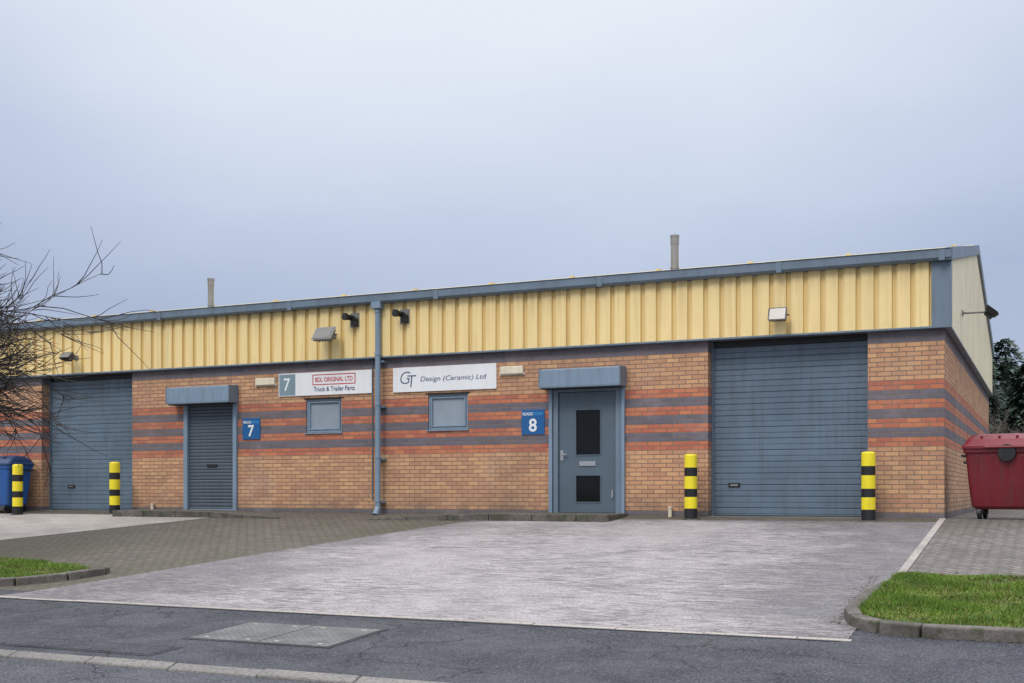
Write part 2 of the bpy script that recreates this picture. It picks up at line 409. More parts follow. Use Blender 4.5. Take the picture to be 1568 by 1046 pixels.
V=[];F=[];MI=[]; rnd=random.Random(31)
def speck(x,y,zo=.012):
    s=rnd.uniform(.005,.014); a=rnd.uniform(0,6.28); c_=math.cos(a)*s; s_=math.sin(a)*s; z=gz(y)+zo; b=len(V)
    V.extend([(x-c_,y-s_,z),(x+s_*.7,y-c_*.7,z+.003),(x+c_,y+s_,z+.002),(x-s_*.7,y+c_*.7,z+.004)]); F.append((b,b+1,b+2,b+3)); MI.append(rnd.choice((0,1,1)))
for i in range(420): speck(-.24-abs(rnd.gauss(0,.07)),rnd.uniform(-9.6,-6.5),.013)
for i in range(260): speck(rnd.uniform(-.1,5),-10.0-abs(rnd.gauss(0,.05)),.010)
for i in range(300): speck(rnd.uniform(-17,-5.8),-1.15-abs(rnd.gauss(0,.07)),.012)
for i in range(90): speck(rnd.uniform(-11,-1),-10.5-abs(rnd.gauss(0,.8)),.008)
mesh_ob('leaf_litter',V,F,[M['leaf'],M['turf']],None,MI)

# ------------------------------------------------------------------ building
B=empty('industrial_unit_building')
XL=-34.0; XR=0.0; YB=15.9; ZB=3.31; YRG=7.95; ZE=4.58; PITCH=1.53/7.95
def roofz(y): return ZE+PITCH*(y if y<=YRG else 2*YRG-y)
ops=[(-4.15,-1.27,-.4,3.285,.3),(-20.85,-17.98,-.4,3.285,.3),(-31.0,-28.1,-.4,3.285,.3),
     (-7.26,-5.84,-.4,2.50,.12),(-16.40,-14.93,-.4,2.48,.12),
     (-13.10,-12.19,1.748,2.475,.12),(-10.08,-9.16,1.748,2.475,.12)]
xs=sorted(set([XL,XR]+[o[0] for o in ops]+[o[1] for o in ops])); zs=sorted(set([-.4,ZB]+[o[2] for o in ops]+[o[3] for o in ops]))
mb=MB()
for i in range(len(xs)-1):
    for j in range(len(zs)-1):
        cx=(xs[i]+xs[i+1])/2; cz=(zs[j]+zs[j+1])/2
        if any(o[0]<cx<o[1] and o[2]<cz<o[3] for o in ops): continue
        mb.quad((xs[i],0,zs[j]),(xs[i+1],0,zs[j]),(xs[i+1],0,zs[j+1]),(xs[i],0,zs[j+1]))
for x0,x1,z0,z1,d in ops:
    mb.quad((x0,0,z0),(x0,0,z1),(x0,d,z1),(x0,d,z0)); mb.quad((x1,0,z0),(x1,d,z0),(x1,d,z1),(x1,0,z1))
    mb.quad((x0,0,z1),(x1,0,z1),(x1,d,z1),(x0,d,z1)); mb.quad((x0,0,z0),(x0,d,z0),(x1,d,z0),(x1,0,z0))
mb.quad((0,0,-.4),(0,YB,-.4),(0,YB,ZB),(0,0,ZB)); mb.quad((XL,YB,-.4),(XL,0,-.4),(XL,0,ZB),(XL,YB,ZB)); mb.quad((0,YB,-.4),(XL,YB,-.4),(XL,YB,ZB),(0,YB,ZB))
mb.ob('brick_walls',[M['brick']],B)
mb=MB(); DP=.042; x=XL; PT=.305
def cq(a,da,b,db,m): mb.quad((a,-.115+da,ZB),(b,-.115+db,ZB),(b,-.115+db,4.47),(a,-.115+da,4.47),m)
while x<-.2:
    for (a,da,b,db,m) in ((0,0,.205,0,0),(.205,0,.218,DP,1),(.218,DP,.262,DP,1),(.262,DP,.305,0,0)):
        if x+a<-.2: cq(x+a,da,min(x+b,-.2),db,m)
    x+=PT
mb.ob('cladding_front',[M['yellow'],M['yellow_shaded']],B)
mb=MB(); x=XL+.1
while x<-.3:
    for z in (3.40,4.33): mb.tube((x,-.113,z),(x,-.122,z),.009,.007,6)
    x+=.305*2
mb.ob('cladding_fixings',[M['yellow_shaded']],B)
mb=MB(); x=0.
while x<YB:
    for (a,da,b,db) in ((0,0,.20,0),(.20,0,.212,.04),(.212,.04,.268,.04),(.268,.04,.305,0)):
        if x+a<YB:
            a_=x+a;b_=min(x+b,YB)
            mb.quad((.10-da,a_,ZB),(.10-db,b_,ZB),(.10-db,b_,roofz(b_)-.02),(.10-da,a_,roofz(a_)-.02))
    x+=.305
mb.ob('cladding_gable',[M['yellow_side']],B)
mb=MB()
mb.box(XL,-.2,-.125,.0,ZB-.035,ZB-.002)
mb.box(-.2,.115,-.13,0.0,ZB-.035,4.40)
mb.box(.0,.115,.001,.16,ZB-.035,4.55)
mb.box(.0,.118,.162,YB,ZB-.035,ZB-.002)
mb.ob('corner_and_drip_flashing',[M['blue']],B,bevel=.004)
mb=MB(); mb.box(XL,-.0,-.112,.0,4.40,4.47); mb.ob('soffit',[M['blue']],B)
mb=MB(); prof=[(-.10,4.41),(-.235,4.415),(-.27,4.45),(-.275,4.585),(-.295,4.60),(-.265,4.61),(-.255,4.56),(-.12,4.56)]
for (ya,za),(yb,zb) in zip(prof,prof[1:]): mb.quad((XL,ya,za),(.13,ya,za),(.13,yb,zb),(XL,yb,zb))
mb.f.append(tuple(range(len(mb.v),len(mb.v)+len(prof)))); mb.v+=[(.13,y_,z_) for y_,z_ in prof]; mb.m.append(0)
for jx in (-33,-30,-27,-24.5,-22,-19.9,-16.95,-13.35,-9.75,-6.2,-2.78,-.02):
    mb.box(jx-.05,jx+.05,-.283,-.10,4.402,4.59)
mb.ob('gutter',[M['blue']],B)
mb=MB(); x=XL; pr=[]
while x<.0:
    for dx,d in ((0,0),(.2,0),(.225,.035),(.275,.035)): pr.append((x+dx,d))
    x+=.3
pr=[p for p in pr if p[0]<.1]+[(.1,0)]
for (a,da),(b,db) in zip(pr,pr[1:]):
    mb.quad((a,-.16,roofz(-.16)+.03+da),(b,-.16,roofz(-.16)+.03+db),(b,YRG,roofz(YRG)+.03+db),(a,YRG,roofz(YRG)+.03+da))
    mb.quad((a,YRG,roofz(YRG)+.03+da),(b,YRG,roofz(YRG)+.03+db),(b,YB+.1,roofz(YB+.1)+.03+db),(a,YB+.1,roofz(YB+.1)+.03+da))
mb.ob('roof_sheeting',[M['roofsheet']],B)
mb=MB()
for ya,yb in ((-.24,YRG),(YRG,YB+.2)):
    za,zb=roofz(ya),roofz(yb)
    mb.hexa([(.04,ya,za-.13),(.15,ya,za-.13),(.15,yb,zb-.13),(.04,yb,zb-.13),(.04,ya,za+.09),(.15,ya,za+.09),(.15,yb,zb+.09),(.04,yb,zb+.09)])
mb.ob('verge_trim',[M['blue']],B,bevel=.006)
mb=MB(); x=XL
while x<-.1:
    x1=min(x+2.4,.03); zr=roofz(YRG)
    mb.hexa([(x,YRG-.2,zr+.03),(x1-.01,YRG-.2,zr+.03),(x1-.01,YRG+.2,zr+.03),(x,YRG+.2,zr+.03),(x,YRG-.03,zr+.1),(x1-.01,YRG-.03,zr+.1),(x1-.01,YRG+.03,zr+.1),(x,YRG+.03,zr+.1)])
    mb.box(x-.06,x+.06,YRG-.1,YRG+.1,zr+.06,zr+.125); x+=2.4
mb.ob('ridge_cap',[M['roofsheet']],B)
mb=MB(); X=-11.17
mb.tube((X,-.19,4.42),(X,-.19,.13),.058,.058,14)
mb.tube((X,-.19,.13),(X,-.30,-.02),.062,.062,14)
mb.box(X-.11,X+.11,-.29,-.10,4.30,4.44)
for z in (4.25,3.35,2.3,1.2,.28): mb.tube((X,-.19,z-.035),(X,-.19,z+.035),.068,.068,14)
for z in (3.2,2.25,1.15,.25): mb.box(X-.1,X+.1,-.14,-.003,z-.02,z+.02)
mb.ob('downpipe',[M['bluelt']],B,bevel=.003)
for fx,w in ((-5.69,.085),(-18.1,.078)):
    mb=MB(); rz=roofz(3)
    mb.tube((fx,3,rz-.1),(fx,3,5.86),w,w,16); mb.tube((fx,3,5.78),(fx,3,5.93),w*1.10,w*1.10,16); mb.tube((fx,3,5.93),(fx,3,5.975),w*1.2,w*1.2,16)
    mb.tube((fx,3,rz+.1),(fx,3,rz+.13),w*1.15,w*1.15,16)
    mb.ob('flue_pipe',[M['steel']],B)

def roller(x0,x1,hx):
    root=B; y=.29; mb=MB(); z=-.05; top=3.285; ph=.215; prof=[]
    while z<top:
        prof+=[(z,0),(z+.012,-.014),(z+.095,-.014),(z+.104,-.004),(z+.113,-.014),(z+ph-.016,-.014),(z+ph-.001,.002)]
        z+=ph
    for (za,da),(zb,db) in zip(prof,prof[1:]):
        zb=min(zb,top); mb.quad((x0,y+da,za),(x1,y+da,za),(x1,y+db,zb),(x0,y+db,zb))
    mb.ob('roller_door_curtain',[M['roller']],root)
    mb=MB()
    mb.box(x0+.001,x0+.05,y-.05,y-.015,-.05,3.28); mb.box(x1-.05,x1-.001,y-.05,y-.015,-.05,3.28)
    mb.ob('roller_door_guides',[M['roller']],root)
    mb=MB(); mb.box(x0+.05,x1-.05,y-.06,y-.015,3.17,3.28); mb.box(x0+.05,x1-.05,y-.025,y-.015,-.03,.03)  # top bar paints in the dark shadow gap, lower one is the seal
    mb.box(hx-.11,hx+.11,y-.03,y-.011,.55,.63); mb.ob('roller_door_shade_and_seals',[M['black']],root)
    mb=MB(); mb.box(hx-.07,hx+.07,y-.037,y-.03,.575,.605); mb.ob('roller_door_handle',[M['steel']],root)
    mb=MB(); mb.box(x0+.002,x1-.002,.0,.28,-.4,.014); mb.ob('door_threshold',[M['conc_d']],root)
roller(-4.15,-1.27,-3.72); roller(-20.85,-17.98,-20.15); roller(-31.0,-28.1,-30.3)
mb=MB(); mb.box(-18.16,-18.04,.258,.273,.54,.66); mb.ob('door_notice',[M['white']],B)
mb=MB(); x0,x1=-7.26,-5.84; zt=2.50; z0=.06
mb.box(x0+.0,x0+.10,-.03,.09,z0-.06,zt); mb.box(x1-.12,x1-.0,-.03,.09,z0-.06,zt); mb.box(x0+.1,x1-.12,-.03,.09,zt-.08,zt)
mb.ob('door_frame',[M['blue']],B,bevel=.006)
mb=MB(); a,b=x0+.11,x1-.13; y0,y1=.02,.07
gx0,gx1=-6.81,-6.27
zt2=zt-.09
mb.box(a,gx0,y0,y1,z0,zt2); mb.box(gx1,b,y0,y1,z0,zt2)
for q in ((z0,.25),(.80,1.17),(2.08,zt2)): mb.box(gx0,gx1,y0,y1,q[0],q[1])
mb.ob('door_leaf',[M['door']],B)
mb=MB()
for q in ((.25,.80),(1.17,2.08)):
    mb.box(gx0,gx0+.02,y0-.012,y0+.02,q[0],q[1]); mb.box(gx1-.02,gx1,y0-.012,y0+.02,q[0],q[1]); mb.box(gx0+.02,gx1-.02,y0-.012,y0+.02,q[1]-.02,q[1]); mb.box(gx0+.02,gx1-.02,y0-.012,y0+.02,q[0],q[0]+.02)
mb.ob('door_glazing_beads',[M['door']],B)
mb=MB(); mb.box(gx0+.02,gx1-.02,y0+.02,y0+.03,.27,.78); mb.box(gx0+.02,gx1-.02,y0+.02,y0+.03,1.19,2.06); mb.ob('door_glass',[M['glass_dark']],B)
mb=MB(); mb.box(-6.72,-6.38,y0-.02,y0-.001,.97,1.06); mb.box(a+.03,a+.09,y0-.012,y0-.001,1.08,1.28); mb.tube((a+.06,y0-.02,1.2),(a+.06,y0-.06,1.2),.012,.012); mb.box(a+.055,a+.18,y0-.07,y0-.05,1.19,1.21)
mb.box(-6.05,-6.02,y0-.03,y0-.001,.35,.5)
mb.ob('door_furniture',[M['chrome']],B)
def hood(x0,x1,z0,z1,d):
    mb=MB()
    prof=[(0,z1+.03),(-d*.55,z1),(-d,z1-.02),(-d,z0),(-d+.02,z0-.02),(0,z0-.02)]
    n=len(prof)
    mb.v=[(x0,y_,z_) for y_,z_ in prof]+[(x1,y_,z_) for y_,z_ in prof]
    for i in range(n): j=(i+1)%n; mb.f.append((i,j,n+j,n+i)); mb.m.append(0)
    mb.f.append(tuple(reversed(range(n)))); mb.f.append(tuple(range(n,2*n))); mb.m+=[0,0]
    o=mb.ob('door_shutter_hood',[M['bluelt']],B)
    bm=bmesh.new(); bm.from_mesh(o.data); bmesh.ops.recalc_face_normals(bm,faces=bm.faces[:]); bm.to_mesh(o.data); bm.free()
    md=o.modifiers.new('b','BEVEL'); md.width=.012; md.segments=2
    mb=MB(); mb.box(x0+.02,x1-.02,-d+.05,-.02,z0-.035,z0-.022); mb.ob('hood_underside',[M['black']],B)
    mb=MB()
    for s in (x0,x1):
        mb.box(s-.012,s+.012,-d-.006,-.004,z0-.015,z1+.0)
    mb.box(x0+.012,x1-.012,-d-.012,-d-.002,z0-.018,z0+.02)
    mb.ob('hood_end_plates',[M['blue']],B,bevel=.003)
hood(-7.42,-5.76,2.50,2.86,.36); hood(-16.68,-14.92,2.47,2.84,.34)
mb=MB(); mb.box(-7.34,-7.27,-.07,-.002,.05,2.48); mb.box(-5.83,-5.77,-.07,-.002,.05,2.48); mb.ob('shutter_guides',[M['bluelt']],B,bevel=.004)
mb=MB(); x0,x1=-16.32,-15.02; z=.05; prof=[]
while z<2.46: prof+=[(z,.0),(z+.015,-.016),(z+.055,-.020),(z+.072,-.006),(z+.075,.0)]; z+=.076
for (za,da),(zb,db) in zip(prof,prof[1:]): mb.quad((x0,.03+da,za),(x1,.03+da,za),(x1,.03+db,zb),(x0,.03+db,zb))
mb.ob('roller_shutter',[M['shutter']],B)
mb=MB(); mb.box(-16.42,-16.31,-.06,.06,.02,2.46); mb.box(-15.03,-14.93,-.06,.06,.02,2.46); mb.box(-16.31,-15.03,-.0,.05,.0,.07); mb.ob('shutter_guides',[M['bluelt']],B,bevel=.005)
mb=MB(); mb.box(-15.80,-15.52,-.012,.008,1.03,1.09); mb.ob('shutter_lock',[M['black']],B)
for x0,x1 in ((-13.10,-12.19),(-10.08,-9.16)):
    z0,z1=1.748,2.475; mb=MB()
    mb.box(x0+.002,x0+.045,.03,.10,z0,z1-.002); mb.box(x1-.045,x1-.002,.03,.10,z0,z1-.002); mb.box(x0+.045,x1-.045,.03,.10,z1-.045,z1-.002); mb.box(x0+.045,x1-.045,.03,.10,z0+.002,z0+.045)
    a,b,c,d=x0+.055,x1-.055,z0+.055,z1-.055
    mb.box(a,a+.03,.02,.08,c,d); mb.box(b-.03,b,.02,.08,c,d); mb.box(a+.03,b-.03,.02,.08,d-.03,d); mb.box(a+.03,b-.03,.02,.08,c,c+.03)
    mb.ob('window_frame',[M['bluelt']],B,bevel=.005)
    mb=MB(); mb.box(a+.02,b-.02,.06,.07,c+.02,d-.02); mb.ob('window_glass',[M['glass_pale']],B)
    mb=MB(); mb.box(x0-.03,x1+.03,-.03,.03,z0-.03,z0-.003); mb.ob('window_sill',[M['bluelt']],B)
    mb=MB(); mb.box(x0-.05,x1+.05,-.012,.02,z1+.002,z1+.03); mb.ob('lintel_flashing',[M['black']],B)
mb=MB()
for x0,x1,z0,z1,d in ops: mb.quad((x0,d+.03,z0),(x1,d+.03,z0),(x1,d+.03,z1),(x0,d+.03,z1))
mb.ob('opening_backs',[M['black']],B)
mb=MB()
for X in (-4.86,-17.32): mb.tube((X,-.07,-.1),(X,-.07,.16),.035,.035,10); mb.tube((X,-.07,.16),(X,-.07,.19),.045,.045,10)
mb.ob('vent_stub',[M['cream']],B)
mb=MB(); mb.box(-11.42,-11.395,-.02,-.002,.3,3.27); mb.ob('cable_conduit',[M['door']],B)
def platform(name,pts,y0=-1.12):
    mb=MB()
    for (xa,za),(xb,zb) in zip(pts,pts[1:]):
        mb.hexa([(xa,y0+.15,-.4),(xb,y0+.15,-.4),(xb,-.002,-.4),(xa,-.002,-.4),(xa,y0+.15,za-.006),(xb,y0+.15,zb-.006),(xb,-.002,zb+.01),(xa,-.002,za+.01)],1)
        mb.hexa([(xa+.006,y0,-.4),(xb-.006,y0,-.4),(xb-.006,y0+.148,-.4),(xa+.006,y0+.148,-.4),(xa+.006,y0,za),(xb-.006,y0,zb),(xb-.006,y0+.148,zb),(xa+.006,y0+.148,za)],0)
    mb.ob(name,[M['kerb'],M['pav_mid']],bevel=.01)
platform('door_step',[(-17.55,.045),(-16.65,.045),(-15.75,.045),(-14.85,.03),(-13.95,-.02),(-13.05,-.075)])
platform('door_step',[(-10.85,-.08),(-9.95,-.03),(-9.05,.02),(-8.15,.045),(-7.25,.045),(-6.35,.045),(-5.72,.045)])

# ------------------------------------------------------------------ wall-mounted things
def floodlight(x,z,w,h,tilt=35,y0=-.12,rotz=0,arm=.18,name='floodlight'):
    e=empty(name); e.location=(x,y0,z); e.rotation_euler=(0,0,R(rotz))
    mb=MB(); mb.box(-w*.25,w*.25,-.02,.0,-.05,.05); mb.tube((0,-.01,0),(0,-arm,.0),.018,.018,8); mb.box(-w*.5-.02,w*.5+.02,-arm-.015,-arm+.015,-.012,.012)
    mb.ob('bracket',[M['lamp']],e)
    mb=MB(); mb.loft([(-.06,w*.28,h*.25,.02,0,0),(-.02,w*.45,h*.42,.02,0,0),(.05,w*.5,h*.5,.02,0,0),(.075,w*.53,h*.53,.02,0,0)],0,3)
    for i in range(5): mb.box(-w*.3+i*w*.15-.006,-w*.3+i*w*.15+.006,-h*.3,h*.3,-.09,-.04)
    o=mb.ob('lamp_housing',[M['lamp'] if w>.35 else M['black']],e); o.location=(0,-arm-.08,-.02); o.rotation_euler=(R(90+tilt),0,0)
    mb=MB(); mb.box(-w*.44,w*.44,-h*.44,h*.44,.077,.084); o2=mb.ob('lamp_glass',[M['lampglass']],e); o2.location=o.location; o2.rotation_euler=o.rotation_euler
    return e
floodlight(-12.36,3.80,.46,.34,-38)
floodlight(-2.78,3.64,.32,.24,-20,arm=.1)
floodlight(-19.62,3.68,.32,.2,-45)
floodlight(.12,3.88,.34,.24,-50,y0=2.6,rotz=90,arm=.42)
for x in (-11.79,-10.57):
    e=empty('flue_terminal'); e.location=(x,-.115,4.13)
    mb=MB(); mb.box(-.10,.12,-.014,.0,-.17,.13,0); mb.tube((-.03,-.01,.02),(-.09,-.22,.03),.058,.058,16,1); mb.tube((-.085,-.195,.03),(-.10,-.25,.032),.078,.078,16,1)
    mb.tube((.06,-.01,-.02),(.05,-.11,-.03),.045,.05,12,1); mb.box(-.02,.10,-.11,-.014,-.14,-.07,1)
    mb.ob('terminal_body',[M['lamp'],M['black']],e)
def bulkhead(x0,x1,z0,z1):
    e=empty('bulkhead_light'); mb=MB(); mb.box(x0,x1,-.07,-.003,z0,z1); mb.ob('light_body',[M['cream']],e,bevel=.015)
    mb=MB(); mb.box(x0-.02,x1+.02,-.03,-.002,z0-.015,z0+.02); mb.ob('light_base',[M['white']],e)
bulkhead(-14.41,-13.89,2.82,2.98); bulkhead(-8.41,-7.90,2.82,2.98)

def text(body,x0,x1,z0,z1,y,mat,parent,shear=0,bold=0):
    cu=bpy.data.curves.new('text','FONT'); cu.body=body; cu.size=1; cu.shear=shear; cu.offset=bold
    o=bpy.data.objects.new('lettering',cu); link(o); cu.materials.append(mat)
    bpy.context.view_layer.update()
    bb=[Vector(c) for c in o.bound_box]; ax,bx=min(c.x for c in bb),max(c.x for c in bb); ay,by=min(c.y for c in bb),max(c.y for c in bb)
    sx=(x1-x0)/(bx-ax); sy=(z1-z0)/(by-ay)
    o.scale=(sx,sy,1); o.rotation_euler=(R(90),0,0); o.location=(x0-ax*sx,y,z0-ay*sy); o.parent=parent
    return o
s=empty('company_sign'); mb=MB(); mb.box(-13.80,-11.42,-.03,-.004,2.555,3.055); mb.ob('sign_board',[M['white']],s,bevel=.003)
mb=MB(); mb.box(-13.78,-13.36,-.034,-.031,2.575,3.035); mb.ob('number_panel',[M['signgrey']],s)
text('7',-13.66,-13.49,2.67,2.95,-.0365,M['white'],s,bold=.01)
mb=MB()
for q in ((-12.91,-11.82,2.985,3.003),(-12.91,-11.82,2.775,2.793),(-12.91,-12.89,2.793,2.985),(-11.84,-11.82,2.793,2.985)): mb.box(q[0],q[1],-.034,-.031,q[2],q[3])
mb.ob('logo_border',[M['txt_red']],s)
text('BDL ORIGINAL LTD',-12.84,-11.89,2.84,2.94,-.0345,M['txt_red'],s,bold=.012)
text('Truck & Trailer Parts',-12.88,-11.84,2.635,2.735,-.0345,M['txt_dark'],s,bold=.01)
s=empty('company_sign'); mb=MB(); mb.box(-10.90,-8.50,-.03,-.004,2.545,3.06); mb.ob('sign_board',[M['white']],s,bevel=.003)
text('G',-10.72,-10.48,2.72,2.97,-.0345,M['txt_dark'],s,.2,bold=-.018)
text('T',-10.55,-10.34,2.64,2.89,-.0350,M['txt_dark'],s,.1,bold=-.018)
text('Design (Ceramic) Ltd',-10.24,-8.72,2.725,2.855,-.0345,M['txt_dark'],s,.2,bold=-.004)
for (x0,x1,z0,z1,n) in ((-14.79,-14.31,1.63,2.10,'7'),(-7.95,-7.45,1.60,2.10,'8')):
    s=empty('unit_number_sign'); mb=MB(); mb.box(x0,x1,-.02,-.003,z0,z1); mb.ob('sign_plate',[M['signblue']],s,bevel=.003); w=x1-x0
    text('READS',x0+.03,x0+w*.49,z1-.115,z1-.055,-.0235,M['white'],s,bold=.015); text('ROAD',x0+w*.53,x1-.03,z1-.115,z1-.055,-.0235,M['txt_blue'],s,bold=.015)
    text(n,x0+w*.33,x0+w*.67,z0+.06,z0+.32,-.0235,M['white'],s,bold=.02)

for x,y in ((-4.35,-.45),(-1.20,-.45),(-18.05,-.5),(-20.62,-.95)):
    z=gz(y); mb=MB(); r=.118
    hs=[(-.1,.20,1),(.20,.41,0),(.41,.56,1),(.56,.79,0),(.79,.95,1),(.95,1.17,0)]
    for a,b,m in hs: mb.tube((x,y,z+a),(x,y,z+b),r,r,28,m,False)
    mb.tube((x,y,z+1.17),(x,y,z+1.19),r,r*.86,28,0); mb.tube((x,y,z+1.19),(x,y,z+1.198),r*.86,r*.5,28,0)
    mb.tube((x,y,z-.1),(x,y,z+.012),r+.07,r+.05,16,2)
    mb.ob('bollard',[M['yell_b'],M['blk_b'],M['kerb']])
def wheelie(cx,cy,hx,hy,z0,bm_,lm,rot=0,mark=True,H=1.47):
    e=empty('wheelie_bin'); e.location=(cx,cy,z0); e.rotation_euler=(0,0,R(rot)); k=H/1.47
    mb=MB(); mb.loft([(.17*k,hx*.76,hy*.70,.1,0,0),(.22*k,hx*.84,hy*.78,.1,0,0),(.6*k,hx*.9,hy*.86,.09,0,0),(1.12*k,hx*.96,hy*.94,.08,0,0),(1.13*k,hx,hy,.07,0,0),(1.2*k,hx,hy,.07,0,0)])
    for i in (-2,-1,0,1,2): mb.hexa([(i*hx*.33-.02,-hy*.80,.26*k),(i*hx*.33+.02,-hy*.80,.26*k),(i*hx*.33+.02,-hy*.7,.26*k),(i*hx*.33-.02,-hy*.7,.26*k),(i*hx*.34-.02,-hy*.955,1.08*k),(i*hx*.34+.02,-hy*.955,1.08*k),(i*hx*.34+.02,-hy*.8,1.08*k),(i*hx*.34-.02,-hy*.8,1.08*k)])
    mb.ob('bin_body',[bm_],e,bevel=.008)
    mb=MB(); mb.loft([(1.19*k,hx*1.03,hy*1.05,.08,0,0),(1.25*k,hx*1.03,hy*1.05,.08,0,0),(1.27*k,hx*.99,hy*1.0,.09,0,0),(1.36*k,hx*.95,hy*.86,.12,0,.03),(1.43*k,hx*.88,hy*.6,.14,0,.05),(1.46*k,hx*.75,hy*.3,.1,0,.05)])
    mb.box(-hx*.5,hx*.5,-hy*1.12,-hy*1.02,1.20*k,1.235*k)
    for i in (-.6,-.2,.2,.6): mb.box(hx*i-.02,hx*i+.02,-hy*.75,hy*.7,1.38*k,1.425*k)
    mb.ob('bin_lid',[lm],e,bevel=.012)
    mb=MB()
    for sx in(-1,1):
        mb.tube((sx*hx*.95,0,.98*k),(sx*(hx+.07),0,.98*k),.03,.03,10)
        mb.tube((sx*(hx+.02),-hy*.9,1.08*k),(sx*(hx+.02),hy*.9,1.08*k),.018,.018,8)
        for sy in(-1,1):
            X,Y=sx*hx*.66,sy*hy*.58
            mb.tube((X-.03,Y,.1),(X+.03,Y,.1),.1,.1,16); mb.box(X-.045,X-.035,Y-.05,Y+.05,.08,.2*k); mb.box(X+.035,X+.045,Y-.05,Y+.05,.08,.2*k)
    if mark:
        mb.tube((0,-hy*1.00,1.12*k),(0,-hy*1.085,1.12*k),.15,.14,20)
    mb.ob('wheels_and_trunnions',[M['black']],e)
wheelie(1.05,.35,.70,.52,0,M['red'],M['redlid'],-6)
wheelie(-21.62,-.54,.68,.40,-.05,M['binblue'],M['binblue2'],0,False,1.40)

# ------------------------------------------------------------------ vegetation
def grow(mb,rnd,p,d,L,r,lev,maxlev,sides,droop,spread,kids,rmin=.0035,t0=.5):
    nseg=5 if lev<2 else 4
    pts=[p.copy()]; dd=d.copy(); rr=[r]
    for i in range(nseg):
        dd=(dd+Vector((rnd.gauss(0,.16),rnd.gauss(0,.16),rnd.gauss(0,.10)+droop[lev]))).normalized()
        pts.append(pts[-1]+dd*(L/nseg)); rr.append(r*(1-.62*(i+1)/nseg))
    for i in range(nseg): mb.tube(pts[i],pts[i+1],rr[i],rr[i+1],sides[lev],0,False)
    if lev>=maxlev: return
    for k in range(kids[lev]):
        t=rnd.uniform(.28,1.0) if lev else rnd.uniform(t0,1.0); i=min(nseg-1,int(t*nseg)); q=pts[i].lerp(pts[i+1],t*nseg-i)
        base=(pts[i+1]-pts[i]).normalized()
        a=Vector((rnd.gauss(0,1),rnd.gauss(0,1),rnd.gauss(0,.6))); a=(a-base*a.dot(base)).normalized()
        nd=(base*math.cos(spread[lev])+a*math.sin(spread[lev])).normalized()
        grow(mb,rnd,q,nd,L*rnd.uniform(.5,.78),max(rmin,rr[i]*.6),lev+1,maxlev,sides,droop,spread,kids,rmin)
rnd=random.Random(21)
mb=MB(); tp=Vector((-16.75,-8.7,gz(-8.7)-.75))
grow(mb,rnd,tp,Vector((0,0,1)),3.6,.18,0,4,[10,7,5,4,3],[.0,.05,-.02,-.03,.06],[.85,.7,.65,.65],[12,8,7,6],.009,.68)
mb.ob('bare_tree',[M['bark']])
V=[];F=[];MI=[]; rnd=random.Random(5)
for t in range(58):
    tx=-12+t*.75+rnd.uniform(-.4,.4); ty=rnd.uniform(38,48); H=rnd.uniform(6.5,7.8)*(ty+21.5)/63; Rr=rnd.uniform(1.9,2.7)
    n=2800 if -6<tx<8 else 600
    for i in range(n):
        zf=rnd.random()**1.2; a=rnd.uniform(0,6.283); lump=1+.28*math.sin(a*5+zf*23+t)+.1*rnd.random()
        tier=1.-.22*((zf*11+t*.37)%1.0)**.6
        rad=Rr*(1-zf)**.6*lump*tier*rnd.uniform(.5,1.0)+.03; z=H*zf+.2
        c,s_=math.cos(a),math.sin(a); sz=rnd.uniform(.12,.34)
        x=tx+c*rad; y=ty+s_*rad
        b=len(V); w=sz*.35; dz=-sz*rnd.uniform(-.3,.7)
        V+=[(x+s_*w,y-c*w,z),(x-s_*w,y+c*w,z+.03),(x-s_*w*.3+c*sz,y+c*w*.3+s_*sz,z+dz),(x+s_*w*.3+c*sz,y-c*w*.3+s_*sz,z+dz-.05)]
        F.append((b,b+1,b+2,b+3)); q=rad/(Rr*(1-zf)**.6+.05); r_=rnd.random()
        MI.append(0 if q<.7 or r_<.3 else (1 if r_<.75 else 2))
    b=len(V)
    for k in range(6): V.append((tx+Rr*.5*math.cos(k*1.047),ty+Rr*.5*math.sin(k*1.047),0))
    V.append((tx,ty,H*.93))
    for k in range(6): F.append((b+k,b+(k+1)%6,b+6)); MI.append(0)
mesh_ob('conifer_trees',V,F,[M['con1'],M['con2'],M['con3']],None,MI)
mb=MB(); rnd=random.Random(9)
for i in range(46):
    x=-6+i*.36+rnd.uniform(-.2,.2); y=26+rnd.uniform(-.9,.9)
    grow(mb,rnd,Vector((x,y,0)),Vector((rnd.gauss(0,.15),rnd.gauss(0,.15),1)).normalized(),rnd.uniform(1.5,2.0),.028,0,3,[4,3,3,3],[.0,.02,.02,.0],[.5,.5,.5],[7,5,4],.009)
mb.ob('bare_hedge',[M['twig']])

# ------------------------------------------------------------------ sky, sun
SE,SR=R(48),R(190)
w=bpy.data.worlds.new('World'); sc.world=w; w.use_nodes=True; nt=w.node_tree; nt.nodes.clear()
def wn(t,**k):
    x=nt.nodes.new(t)
    for a,b in k.items(): setattr(x,a,b)
    return x
out=wn('ShaderNodeOutputWorld'); add=wn('ShaderNodeAddShader'); b1=wn('ShaderNodeBackground'); b2=wn('ShaderNodeBackground')
sky=wn('ShaderNodeTexSky'); sky.sky_type='NISHITA'; sky.sun_disc=False; sky.sun_elevation=SE; sky.sun_rotation=SR; sky.dust_density=3
b1.inputs[1].default_value=.012; nt.links.new(sky.outputs[0],b1.inputs[0])
tc=wn('ShaderNodeTexCoord'); sp=wn('ShaderNodeSeparateXYZ'); nt.links.new(tc.outputs['Generated'],sp.inputs[0])
mp=wn('ShaderNodeMapping'); mp.inputs['Scale'].default_value=(1,1,2.6); nt.links.new(tc.outputs['Generated'],mp.inputs[0])
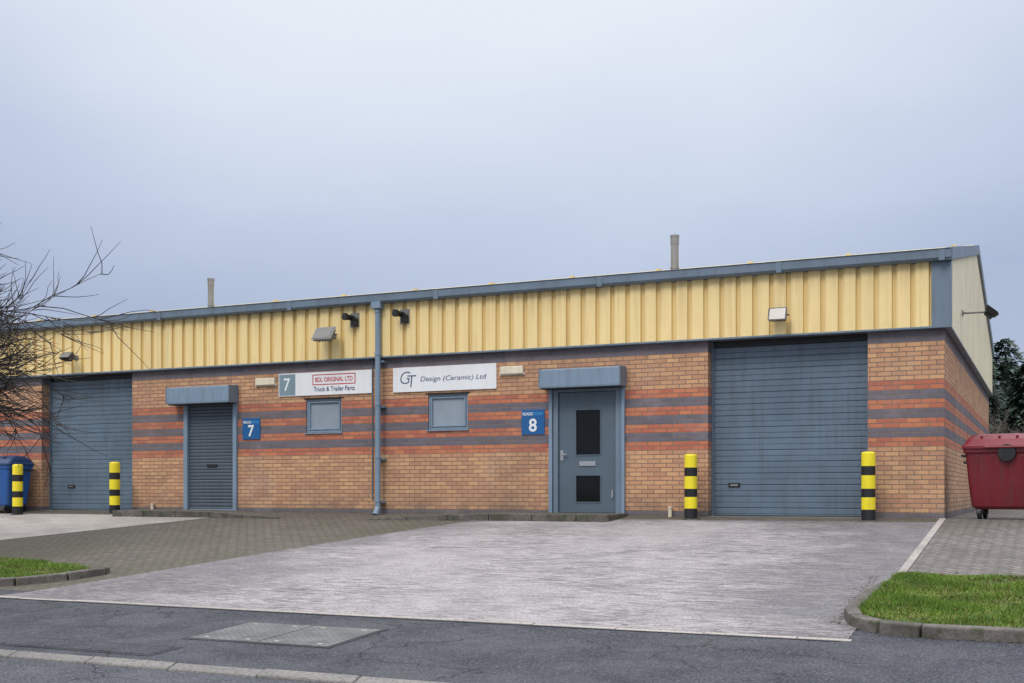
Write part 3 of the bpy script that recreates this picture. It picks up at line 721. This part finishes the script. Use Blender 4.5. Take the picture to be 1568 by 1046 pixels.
no=wn('ShaderNodeTexNoise'); no.inputs['Scale'].default_value=2.6; no.inputs['Detail'].default_value=5; nt.links.new(mp.outputs[0],no.inputs[0])
dp=wn('ShaderNodeVectorMath',operation='DOT_PRODUCT'); nt.links.new(tc.outputs['Generated'],dp.inputs[0]); a_,e_=R(25),R(20)
dp.inputs[1].default_value=(-math.sin(a_)*math.cos(e_),math.cos(a_)*math.cos(e_),math.sin(e_))
gl=wn('ShaderNodeMapRange'); gl.interpolation_type='SMOOTHSTEP'; nt.links.new(dp.outputs['Value'],gl.inputs[0]); gl.inputs[1].default_value=.90; gl.inputs[2].default_value=1.0; gl.inputs[3].default_value=-.02; gl.inputs[4].default_value=.075
ma=wn('ShaderNodeMath',operation='MULTIPLY_ADD'); nt.links.new(no.outputs['Fac'],ma.inputs[0]); ma.inputs[1].default_value=.15; nt.links.new(sp.outputs[2],ma.inputs[2])
mc=wn('ShaderNodeMath',operation='SUBTRACT'); nt.links.new(ma.outputs[0],mc.inputs[0]); mc.inputs[1].default_value=.075
md_=wn('ShaderNodeMath',operation='ADD'); nt.links.new(mc.outputs[0],md_.inputs[0]); nt.links.new(gl.outputs[0],md_.inputs[1])
rp=wn('ShaderNodeValToRGB'); nt.links.new(md_.outputs[0],rp.inputs[0]); el=rp.color_ramp.elements
el[0].position=0; el[0].color=(.40,.47,.62,1); el[1].position=1; el[1].color=(.86,.88,.93,1)
for p_,c_ in ((.16,(.385,.45,.61,1)),(.26,(.50,.57,.715,1)),(.38,(.665,.725,.83,1)),(.46,(.77,.815,.885,1))):
    q=el.new(p_); q.color=c_
mr=wn('ShaderNodeMapRange'); nt.links.new(sp.outputs[2],mr.inputs[0])
for i,k in enumerate((.42,.85,1.0,2.55)): mr.inputs[i+1].default_value=k
vm=wn('ShaderNodeVectorMath',operation='SCALE'); nt.links.new(rp.outputs[0],vm.inputs[0]); nt.links.new(mr.outputs[0],vm.inputs['Scale'])
nt.links.new(vm.outputs[0],b2.inputs[0]); b2.inputs[1].default_value=1.0
nt.links.new(b1.outputs[0],add.inputs[0]); nt.links.new(b2.outputs[0],add.inputs[1]); nt.links.new(add.outputs[0],out.inputs[0])
sd=bpy.data.lights.new('sun','SUN'); sd.energy=1.3; sd.angle=R(18); sd.color=(1,.95,.88)
so=bpy.data.objects.new('sun',sd); link(so)
dirv=Vector((math.sin(SR)*math.cos(SE),math.cos(SR)*math.cos(SE),math.sin(SE)))
so.rotation_euler=dirv.to_track_quat('Z','Y').to_euler(); so.location=(0,-30,30)

sc.view_settings.view_transform='Standard'; sc.view_settings.look='None'; sc.view_settings.exposure=0
cd=bpy.data.cameras.new('camera'); cd.sensor_width=36; cd.lens=41.44; cd.shift_y=.146; cd.clip_end=2000
co=bpy.data.objects.new('camera',cd); link(co); co.location=(1.66,-21.5,.48); co.rotation_euler=(R(90),0,R(24.56)); sc.camera=co
